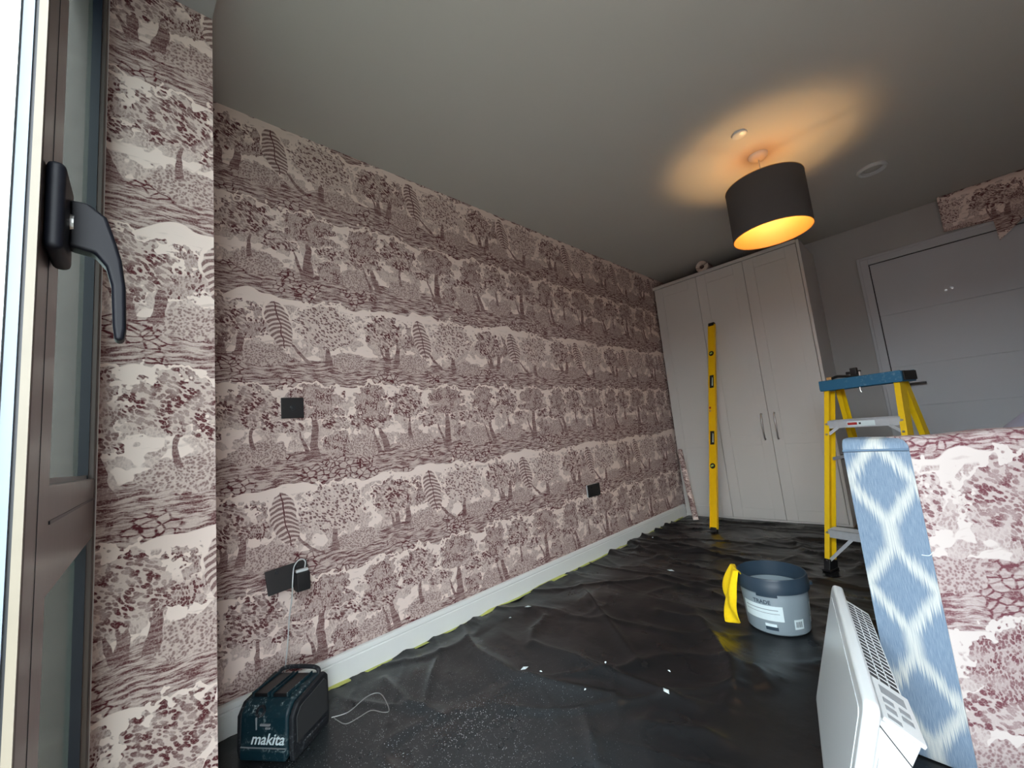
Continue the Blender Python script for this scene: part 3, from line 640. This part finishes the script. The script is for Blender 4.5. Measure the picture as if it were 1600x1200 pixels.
roll('wallpaper_roll', 'fat roll of toile wallpaper lying on top of the wardrobe', (0.50, 4.00, 2.343), (0.50, 4.50, 2.343), 0.0550, 0.022)
# loose paper strip over the room door and its torn flap
st = MB(); lo, hi = hit(1475, 363, 1, YB - 0.03), hit(1462, 308, 1, YB - 0.03)
TLp, TRp, BLp, BRp = hit(1463, 309, 2, 2.397), hit(1640, 250, 2, 2.397), hit(1475, 363, 1, YB - 0.028), hit(1640, 325, 1, YB - 0.028)
st.grid(lambda u, v: tuple((BLp.lerp(BRp, u)).lerp(TLp.lerp(TRp, u), v) + Vector((0, -0.004 * math.sin(u * 6) * (1 - v), 0))), 24, 6)
suv = lambda c, n: (c.x, c.z)
sp_ = thing('wallpaper_offcut', 'dark strip of toile wallpaper stuck along the top of the back wall over the door', 'wallpaper strip')
st.build('strip', 'toile', sp_, uv=suv, thick=0.0006, smooth=True)
fl = MB().add([(2.325, YB - 0.034, 2.150), (2.332, YB - 0.046, 1.960), (2.470, YB - 0.050, 2.085), (2.485, YB - 0.036, 2.150)], [(0, 1, 2, 3)])
fl.build('torn_flap', 'toile', sp_, uv=suv, thick=0.0006)

# ------------------------------------------------------------------ step ladder
ox, oy, phi, ac, af, df, hc, ar, dr_ = 1.579, 3.111, -0.314, 0.166, 0.211, 0.288, 1.005, 0.203, 0.292
ld = thing('step_ladder', 'yellow fibreglass step ladder with a blue top cap and aluminium steps before the wardrobe', 'ladder', (ox, oy, 0.008), phi)
FLb, FLt = Vector((-af, -df, 0.0)), Vector((-ac, -0.04, hc)); FRb, FRt = Vector((af, -df, 0)), Vector((ac, -0.04, hc))
RLb, RLt = Vector((-ar, dr_, 0)), Vector((-ac + 0.015, 0.04, hc)); RRb, RRt = Vector((ar, dr_, 0)), Vector((ac - 0.015, 0.04, hc))
def rail(b, tp_, sx, wd_=0.068, lip=0.024, th=0.004):
    b2 = b + (tp_ - b) * 0.045; mb = MB()
    inward = -sx
    mb.bar(b2, tp_, th, wd_, (1, 0, 0), (sx * lip / 2, 0))
    for s_ in (-1, 1): mb.bar(b2, tp_, lip, th, (1, 0, 0), (0, s_ * (wd_ / 2 - th / 2)))
    o = mb.build('rail', 'yellow', ld, 0.0008, seg=1)
    ft = MB().bar(b, b2 + (tp_ - b) * 0.012, lip + 0.010, wd_ + 0.008, (1, 0, 0)).build('rubber_foot', 'black', o, 0.004)
    MB().box((b.x - 0.022, b.y - 0.045, 0), (b.x + 0.022, b.y + 0.045, 0.010)).build('foot_pad', 'black', o, 0.002)
    return o
rFL = rail(FLb, FLt, -1); rFR = rail(FRb, FRt, 1); rRL = rail(RLb, RLt, -1, 0.05); rRR = rail(RRb, RRt, 1, 0.05)
cp = MB().prism([(-0.195, 0.0), (-0.198, 0.012), (-0.196, 0.062), (0.196, 0.062), (0.198, 0.012), (0.195, 0.0)], 1, -0.088, -0.080)
cp.prism([(-0.195, 0.0), (-0.196, 0.062), (0.196, 0.062), (0.195, 0.0)], 1, 0.072, 0.080)
cp.box((-0.196, -0.080, 0.0), (-0.190, 0.072, 0.060)).box((0.190, -0.080, 0.0), (0.196, 0.072, 0.060)).box((-0.190, -0.080, 0.052), (0.190, 0.072, 0.060))
cpo = cp.build('top_cap', 'cap', ld, 0.003); cpo.location = (0, 0, hc - 0.004)
box('cap_end', 'gap', (0.1965, -0.070, hc + 0.004), (0.203, 0.076, hc + 0.054), ld, 0.006)
for zs, wdp in ((0.20, 0.085), (0.80, 0.075)):
    k = zs / hc; a = FLb + (FLt - FLb) * k; b = FRb + (FRt - FRb) * k
    s_ = MB().box((a.x + 0.006, a.y - 0.036, zs - 0.022), (b.x - 0.006, a.y - 0.032, zs + 0.022)).box((a.x + 0.006, a.y - 0.036, zs + 0.018), (b.x - 0.006, a.y + wdp - 0.036, zs + 0.022)).box((a.x + 0.006, a.y + wdp - 0.040, zs - 0.016), (b.x - 0.006, a.y + wdp - 0.036, zs + 0.018))
    for j in range(6): s_.box((a.x + 0.006, a.y - 0.026 + j * 0.011, zs + 0.022), (b.x - 0.006, a.y - 0.022 + j * 0.011, zs + 0.0245))
    so = s_.build('step', 'alu', ld)
    for sx, rb, rt_ in ((-1, FLb, FLt), (1, FRb, FRt)):
        lowz = 0.055 if zs < 0.5 else 0.745; kk = lowz / hc; q = rb + (rt_ - rb) * kk
        ln = 0.115 if zs < 0.5 else 0.055; en_ = (a if sx < 0 else b)
        MB().bar((q.x - sx * 0.008, q.y - 0.030, lowz), (en_.x - sx * ln, a.y - 0.034, zs - 0.018), 0.016, 0.004, (0, 0, 1)).build('step_brace', 'alu', so)
        for zz_, rx in ((zs + 0.004, en_.x), (lowz, q.x)):
            yy = (rb + (rt_ - rb) * (zz_ / hc)).y - 0.036
            MB().tube([(rx, yy + 0.004, zz_), (rx, yy - 0.003, zz_)], 0.006, 10).build('rivet', 'chrome', so)
    if zs > 0.5:
        st_ = box('warning_sticker', 'label', (-0.070, a.y - 0.0366, zs - 0.016), (0.060, a.y - 0.0360, zs + 0.012), so)
        box('sticker_band', 'red', (-0.068, a.y - 0.0370, zs - 0.008), (-0.022, a.y - 0.0366, zs + 0.006), st_)
        box('sticker_symbol', 'black', (-0.014, a.y - 0.0370, zs - 0.006), (-0.004, a.y - 0.0366, zs + 0.004), st_)
for sx, (fb, ft_), (rb, rt_) in ((-1, (FLb, FLt), (RLb, RLt)), (1, (FRb, FRt), (RRb, RRt))):
    k = 0.60; a = fb + (ft_ - fb) * k; b = rb + (rt_ - rb) * k
    sb = MB().bar(a + Vector((-sx * 0.014, 0, 0)), b + Vector((-sx * 0.010, 0, 0)), 0.018, 0.003, (0, 0, 1)).build('spreader', 'alu', ld)
    mdp = (a + b) / 2; MB().box((mdp.x - 0.012, mdp.y - 0.016, mdp.z - 0.018), (mdp.x + 0.012, mdp.y + 0.016, mdp.z + 0.012)).build('spreader_knuckle', 'black', sb, 0.003)
for k in (0.22, 0.80):
    a = RLb + (RLt - RLb) * k; b = RRb + (RRt - RRb) * k
    MB().bar(a, b, 0.030, 0.012, (0, 0, 1)).build('rear_bar', 'alu', ld)
MB().tube([(0.0, -0.070, hc - 0.004), (0.0, -0.070, hc - 0.026), (0.004, -0.070, hc - 0.034)], 0.004, 8).build('cap_hook', 'chrome', ld)
# tools on the cap
lw = Matrix.Translation((ox, oy, 0.008)) @ Matrix.Rotation(phi, 4, 'Z'); ctop = hc - 0.004 + 0.0625
kn = thing('decorating_knife', 'small decorating tool with a pale wooden end lying on the ladder cap', 'tool'); kn.matrix_world = lw @ Matrix.Translation((-0.120, -0.050, ctop))
MB().box((-0.045, -0.010, 0.0), (-0.018, 0.010, 0.018)).build('wooden_end', 'tan', kn, 0.004)
MB().tube(spl([(-0.020, 0, 0.008), (0.010, 0, 0.016), (0.040, 0, 0.012), (0.070, 0.004, 0.007)]), [0.008] * 25, 8).build('black_grip', 'black', kn, smooth=True)
tl = thing('black_clamp_tool', 'small black clamp-like tool standing on the blue ladder cap', 'tool'); tl.matrix_world = lw @ Matrix.Translation((-0.030, -0.040, ctop))
MB().box((-0.032, -0.012, 0.0), (0.028, 0.012, 0.012)).box((-0.012, -0.012, 0.012), (0.020, 0.012, 0.052)).build('tool_body', 'black', tl, 0.003)
MB().box((-0.036, -0.008, 0.018), (-0.012, 0.008, 0.034)).build('jaw', 'black', tl, 0.003)
MB().box((0.020, -0.008, 0.024), (0.036, 0.008, 0.034)).build('jaw', 'black', tl, 0.003)
MB().tube([(0.030, -0.004, 0.0), (0.032, -0.006, 0.026)], 0.005, 8).build('screw_spindle', 'chrome', tl)

# ------------------------------------------------------------------ paint bucket and cloth
bk = thing('paint_bucket', 'grey plastic trade paint bucket with a dark rim standing on the dust sheet', 'bucket', (1.226, 2.085, 0.009))
rb_, rt_, hb_ = 0.117, 0.131, 0.225
prof = [(0.0, 0.0), (rb_ - 0.006, 0.0), (rb_, 0.006), (rb_ + (rt_ - rb_) * 0.72, hb_ * 0.72), (rt_ - 0.0045, hb_ * 0.72 + 0.001), (rb_ - 0.004, 0.008), (0, 0.006)]
MB().lathe(prof, 64).build('tub', 'bucket', bk, smooth=True)
z0 = hb_ * 0.74
MB().lathe([(rb_ + (rt_ - rb_) * 0.72 - 0.004, z0 - 0.004), (rt_ + 0.004, z0), (rt_ + 0.005, z0 + 0.030), (rt_ + 0.003, z0 + 0.034), (rt_ + 0.003, z0 + 0.052), (rt_ + 0.001, hb_), (rt_ - 0.003, hb_), (rt_ - 0.005, z0 - 0.004)], 64, closed=True).build('rim_band', 'rim', bk, smooth=True)
MB().lathe([(0, 0.120), (rt_ - 0.012, 0.120), (rt_ - 0.010, 0.122)], 48).build('paint_surface', 'rim', bk)
def patch(name, mat, a0, a1, z0_, z1_, lift=0.0008, slant=0.0):       # curved label on the tub wall, angle measured from the camera side
    base = math.atan2(-2.085, 1.8512 - 1.226)
    def fn(u, v):
        a = base + R(a0 + (a1 - a0) * u + slant * v); z = z0_ + (z1_ - z0_) * v; rr_ = rb_ + (rt_ - rb_) * z / hb_ + lift
        return (rr_ * math.cos(a), rr_ * math.sin(a), z)
    return MB().grid(fn, 14, 4).build(name, mat, bk, smooth=True)
patch('front_label', 'label', -66, 10, 0.058, 0.118)
patch('label_text_band', 'bucket', -60, 2, 0.100, 0.103, 0.0012); patch('label_text_band', 'bucket', -60, 4, 0.086, 0.088, 0.0012)
patch('barcode_label', 'label', 27, 46, 0.028, 0.066)
for k in range(6): patch('barcode_bar', 'rim', 30 + k * 2.2, 31.1 + k * 2.2, 0.036, 0.058, 0.0012)
patch('side_label', 'label', 72, 110, 0.066, 0.118); patch('side_label', 'label', 72, 110, 0.036, 0.060)
patch('round_badge', 'rim', -24, -2, 0.020, 0.034); patch('badge_upper', 'label', -24, -4, 0.034, 0.046)  # badge: dark lower part, pale upper part
patch('lug', 'rim', -30, 4, z0 - 0.012, z0 + 0.004, 0.006)
tx = text('trade_lettering', 'TRADE', 0.022, 'rim', bk, Matrix.Identity(4), 0, 0.0004, 0.0)
base = math.atan2(-2.085, 1.8512 - 1.226)
for v in tx.data.vertices:
    a = base + R(-24) + v.co.x / 0.128; z = 0.130 + v.co.y; rr_ = rb_ + (rt_ - rb_) * z / hb_ + 0.0012; v.co = (rr_ * math.cos(a), rr_ * math.sin(a), z)
hd_ = MB()
hp = []
for k in range(25):
    a = base + R(90) - math.pi * k / 24 + math.pi; hp.append(((rt_ + 0.009) * math.cos(a), (rt_ + 0.009) * math.sin(a), z0 + 0.020 - 0.045 * math.sin(math.pi * k / 24)))
hd_.tube(hp, 0.0028, 8).build('bail_handle', 'tealdark', bk, smooth=True)
for sgn in (1, -1):
    a = base + sgn * R(90); MB().lathe([(0.001, 0.0), (0.016, 0.0), (0.014, 0.010), (0.001, 0.012)], 16, ((rt_ + 0.002) * math.cos(a), (rt_ + 0.002) * math.sin(a), z0 + 0.012)).build('handle_lug', 'rim', bk, smooth=True)
cl = MB(); a_c = base - R(78)
def clf(u, v):
    # hangs outside the rim, its top folded over into the bucket
    wv = 0.016 * math.sin(u * 9 + v * 2) + 0.008 * math.sin(u * 17 + 1 - v * 4)
    t_ = (u - 0.5) * (0.50 + 0.36 * (1 - abs(v - 0.55)))
    a = a_c + t_
    if v < 0.12: rr_ = rt_ - 0.010 + 0.018 * (v / 0.12); z = hb_ - 0.030 + 0.042 * (v / 0.12)
    else:
        q = (v - 0.12) / 0.88; rr_ = rt_ + 0.014 + 0.046 * math.sin(q * 2.2) + wv * (0.4 + q); z = hb_ + 0.014 - 0.205 * q + 0.016 * math.sin(u * 7) * q - 0.02 * u * q
    return (rr_ * math.cos(a), rr_ * math.sin(a), max(z, 0.012))
yc = cl.grid(clf, 30, 36).build('cleaning_cloth', 'ycloth', thick=0.002, smooth=True); yc.location = bk.location
tag(yc, 'bright yellow cleaning cloth hung over the rim of the grey bucket', 'cloth')

# ------------------------------------------------------------------ panel heater leaning against the upholstered panel
e_ = Vector((0.2142383, -0.97678142, 0)); n_ = Vector((0.97678142, 0.2142383, 0))
zl = (n_ * 0.0984 + Vector((0, 0, 0.365))).normalized(); yl = (n_ - zl * n_.dot(zl)).normalized()
ht = thing('panel_heater', 'white electric panel heater leaning on the blue end of the upholstered panel', 'heater')
ht.matrix_world = frame(e_, yl, zl, (1.441, 1.595, 0.020))
LW, LH = 0.632, 0.372
def rrect(x0, x1, z0, z1, r_, n=6):
    out = []
    for cx, cz, a0 in ((x1 - r_, z1 - r_, 0), (x0 + r_, z1 - r_, 90), (x0 + r_, z0 + r_, 180), (x1 - r_, z0 + r_, 270)):
        for k in range(n + 1): a = R(a0 + 90 * k / n); out.append((cx + r_ * math.cos(a), cz + r_ * math.sin(a)))
    return out
MB().prism(rrect(0, LW, 0, LH, 0.022), 1, 0.0, 0.026).build('front_bezel', 'white', ht, 0.008, seg=3)
MB().prism(rrect(0.030, LW - 0.030, 0.030, LH - 0.030, 0.016), 1, -0.0012, 0.002).build('front_glass', 'heater_glass', ht)
MB().prism([(0.024, 0.030), (0.024, 0.346), (0.030, 0.346), (0.088, 0.326), (0.078, 0.270), (0.078, 0.050), (0.068, 0.030)], 0, 0.035, 0.605).build('rear_case', 'white', ht, 0.003)
sl_n = Vector((0, 0.020, 0.058)).normalized(); sl_t = Vector((0, 0.058, -0.020)).normalized(); so_ = Vector((0, 0.030, 0.346))
def onslope(x, t_, h): return so_ + Vector((x, 0, 0)) + sl_t * t_ + sl_n * h
def slab(name, mat, x0, x1, t0, t1, h0, h1, par, bev=0): 
    vs = [onslope(x, t_, h) for h in (h0, h1) for x, t_ in ((x0, t0), (x1, t0), (x1, t1), (x0, t1))]
    return MB().add(vs, [(3, 2, 1, 0), (4, 5, 6, 7), (0, 1, 5, 4), (1, 2, 6, 5), (2, 3, 7, 6), (3, 0, 4, 7)]).build(name, mat, par, bev)
gr = slab('outlet_grille', 'grille', 0.055, 0.455, 0.004, 0.058, 0.0003, 0.0012, ht)
sm_ = slab('grille_bar', 'white', 0.055, 0.0568, 0.004, 0.058, 0.0, 0.0022, gr)
for k in range(1, 22):
    c = sm_.copy(); COL.objects.link(c); c.parent = gr; c.location = (k * 0.0190, 0, 0)
for t_ in (0.002, 0.020, 0.038, 0.0565): slab('grille_rail', 'white', 0.053, 0.459, t_, t_ + 0.0018, 0.0, 0.0024, gr)
cpn = slab('control_panel', 'white', 0.468, 0.612, 0.0, 0.064, 0.0, 0.008, ht, 0.002)
slab('display', 'buttons', 0.490, 0.520, 0.010, 0.052, 0.008, 0.0086, cpn)
for x in (0.536, 0.562):
    for t_ in (0.018, 0.044): slab('button', 'buttons', x, x + 0.016, t_ - 0.009, t_ + 0.009, 0.008, 0.0096, cpn, 0.002)
slab('printed_mark', 'buttons', 0.590, 0.603, 0.008, 0.030, 0.008, 0.0084, cpn)
sw = MB().box((0.605, 0.034, 0.214), (0.6075, 0.068, 0.274)).build('switch_frame', 'white', ht, 0.001)
MB().prism([(0.040, 0.222), (0.062, 0.222), (0.062, 0.266), (0.040, 0.266)], 0, 0.6075, 0.611).build('power_switch', 'heater_glass', sw, 0.001)
MB().add([(0.6052, 0.028, 0.334), (0.6052, 0.080, 0.284), (0.6058, 0.080, 0.281), (0.6058, 0.028, 0.331)], [(0, 1, 2, 3)]).build('case_seam', 'grille', ht)

# ------------------------------------------------------------------ upholstered panel: blue ikat end, toile face
up = thing('upholstered_panel', 'upright padded panel covered in plum toile with a blue ikat end', 'headboard', (0, 0, 0))
Lp, Ep = Vector((1.640, 1.512)), Vector((1.779, 1.500)); td = Vector((0.80, 0.60)).normalized(); Rp = Ep + td * 0.95
ztop = 0.822
def pad(name, mat, A, B, thick_, uvs, z0=0.010, n=16):
    A, B = Vector(A), Vector(B); d = (B - A).normalized(); nrm = Vector((-d.y, d.x)); 
    if nrm.y < 0: nrm = -nrm
    L = (B - A).length; rad = 0.030; path = [(0.006, z0)]
    path += [(0.0, z0 + 0.01)] + [(0.0, z0 + (ztop - rad - z0) * k / 10) for k in range(1, 11)]
    path += [(rad - rad * math.cos(a), ztop - rad + rad * math.sin(a)) for a in [math.pi / 2 * k / 6 for k in range(1, 7)]]
    path += [(rad + (thick_ - 2 * rad) * k / 4, ztop) for k in range(1, 5)]
    path += [(thick_ - rad + rad * math.sin(a), ztop - rad + rad * math.cos(a)) for a in [math.pi / 2 * k / 5 for k in range(1, 6)]] + [(thick_, z0)]
    acc = [0]
    for (a, b), (c, e2) in zip(path[:-1], path[1:]): acc.append(acc[-1] + math.hypot(c - a, e2 - b))
    mb = MB(); UV = []
    nu = max(2, int(L / 0.03))
    for j, (q, z) in enumerate(path):
        for i in range(nu + 1):
            s_ = L * i / nu; puff = 0.0035 * math.sin(math.pi * i / nu) ** 0.5 if 0 < i < nu else 0
            wob = 0.002 * math.sin(s_ * 31 + z * 9)
            p = A + d * s_ + nrm * (q - puff * (1 if q < thick_ / 2 else -1)); mb.v.append((p.x, p.y, z + (wob if z > 0.7 else 0))); UV.append((s_, acc[j]))
    for j in range(len(path) - 1):
        for i in range(nu): k = j * (nu + 1) + i; mb.f.append((k, k + 1, k + nu + 2, k + nu + 1))
    m0 = len(path); mb.f.append(tuple(j * (nu + 1) for j in range(m0))); mb.f.append(tuple(j * (nu + 1) + nu for j in reversed(range(m0))))
    me = bpy.data.meshes.new(name); me.from_pydata(mb.v, [], mb.f); ul = me.uv_layers.new(name='UVMap')
    for l in me.loops: ul.data[l.index].uv = (UV[l.vertex_index][0] + uvs[0], UV[l.vertex_index][1] + uvs[1])
    bm = bmesh.new(); bm.from_mesh(me); bmesh.ops.recalc_face_normals(bm, faces=bm.faces); bm.to_mesh(me); bm.free()
    me.polygons.foreach_set('use_smooth', [True] * len(me.polygons)); me.set_sharp_from_angle(angle=R(50))
    o = bpy.data.objects.new(name, me); COL.objects.link(o); me.materials.append(M[mat]); o.parent = up; return o
bl = pad('ikat_end', 'ikat', Lp, Ep, 0.115, (-0.070, -0.285)); bl['label'] = 'blue and white ikat fabric end band'
pad('toile_face', 'toile_fabric', Ep + td * 0.001, Rp, 0.095, (0.10, 0.16))
pz = 0.790; dI = (Ep - Lp).normalized(); nf = Vector((dI.y, -dI.x))
if nf.y > 0: nf = -nf
MB().tube([(Lp.x + dI.x * k * 0.01 + nf.x * 0.004, Lp.y + dI.y * k * 0.01 + nf.y * 0.004, pz + 0.002) for k in range(0, 15)], 0.0032, 8).build('piping', 'bluecord', bl, smooth=True)
lt_ = MB().tube(spl([hit(1458, 862, 1, 1.498), hit(1452, 868, 1, 1.498), hit(1440, 867, 1, 1.498)]), 0.0008, 5).build('loose_thread', 'label', bl)
# bundle behind the panel
bd = MB(); gb = np.random.default_rng(3).random((8, 8))
def bf(u, v):
    a = 2 * math.pi * u; prof = [(0.26, 0.0), (0.30, 0.15), (0.31, 0.40), (0.29, 0.62), (0.235, 0.75), (0.15, 0.825), (0.05, 0.855), (0.002, 0.86)]
    k = v * 7; i = min(int(k), 6); f_ = k - i; r_ = prof[i][0] * (1 - f_) + prof[i + 1][0] * f_; z = prof[i][1] * (1 - f_) + prof[i + 1][1] * f_
    r_ *= 1 + 0.05 * math.sin(a * 3 + z * 5) + 0.03 * math.sin(a * 7 - z * 9)
    return (2.268 + r_ * math.cos(a), 2.72 + r_ * math.sin(a), 0.010 + z)
tag(bd.grid(bf, 40, 21).build('covered_bundle', 'bundle', smooth=True), 'rounded pale grey-lilac bundle showing above the upholstered panel', 'bundle')
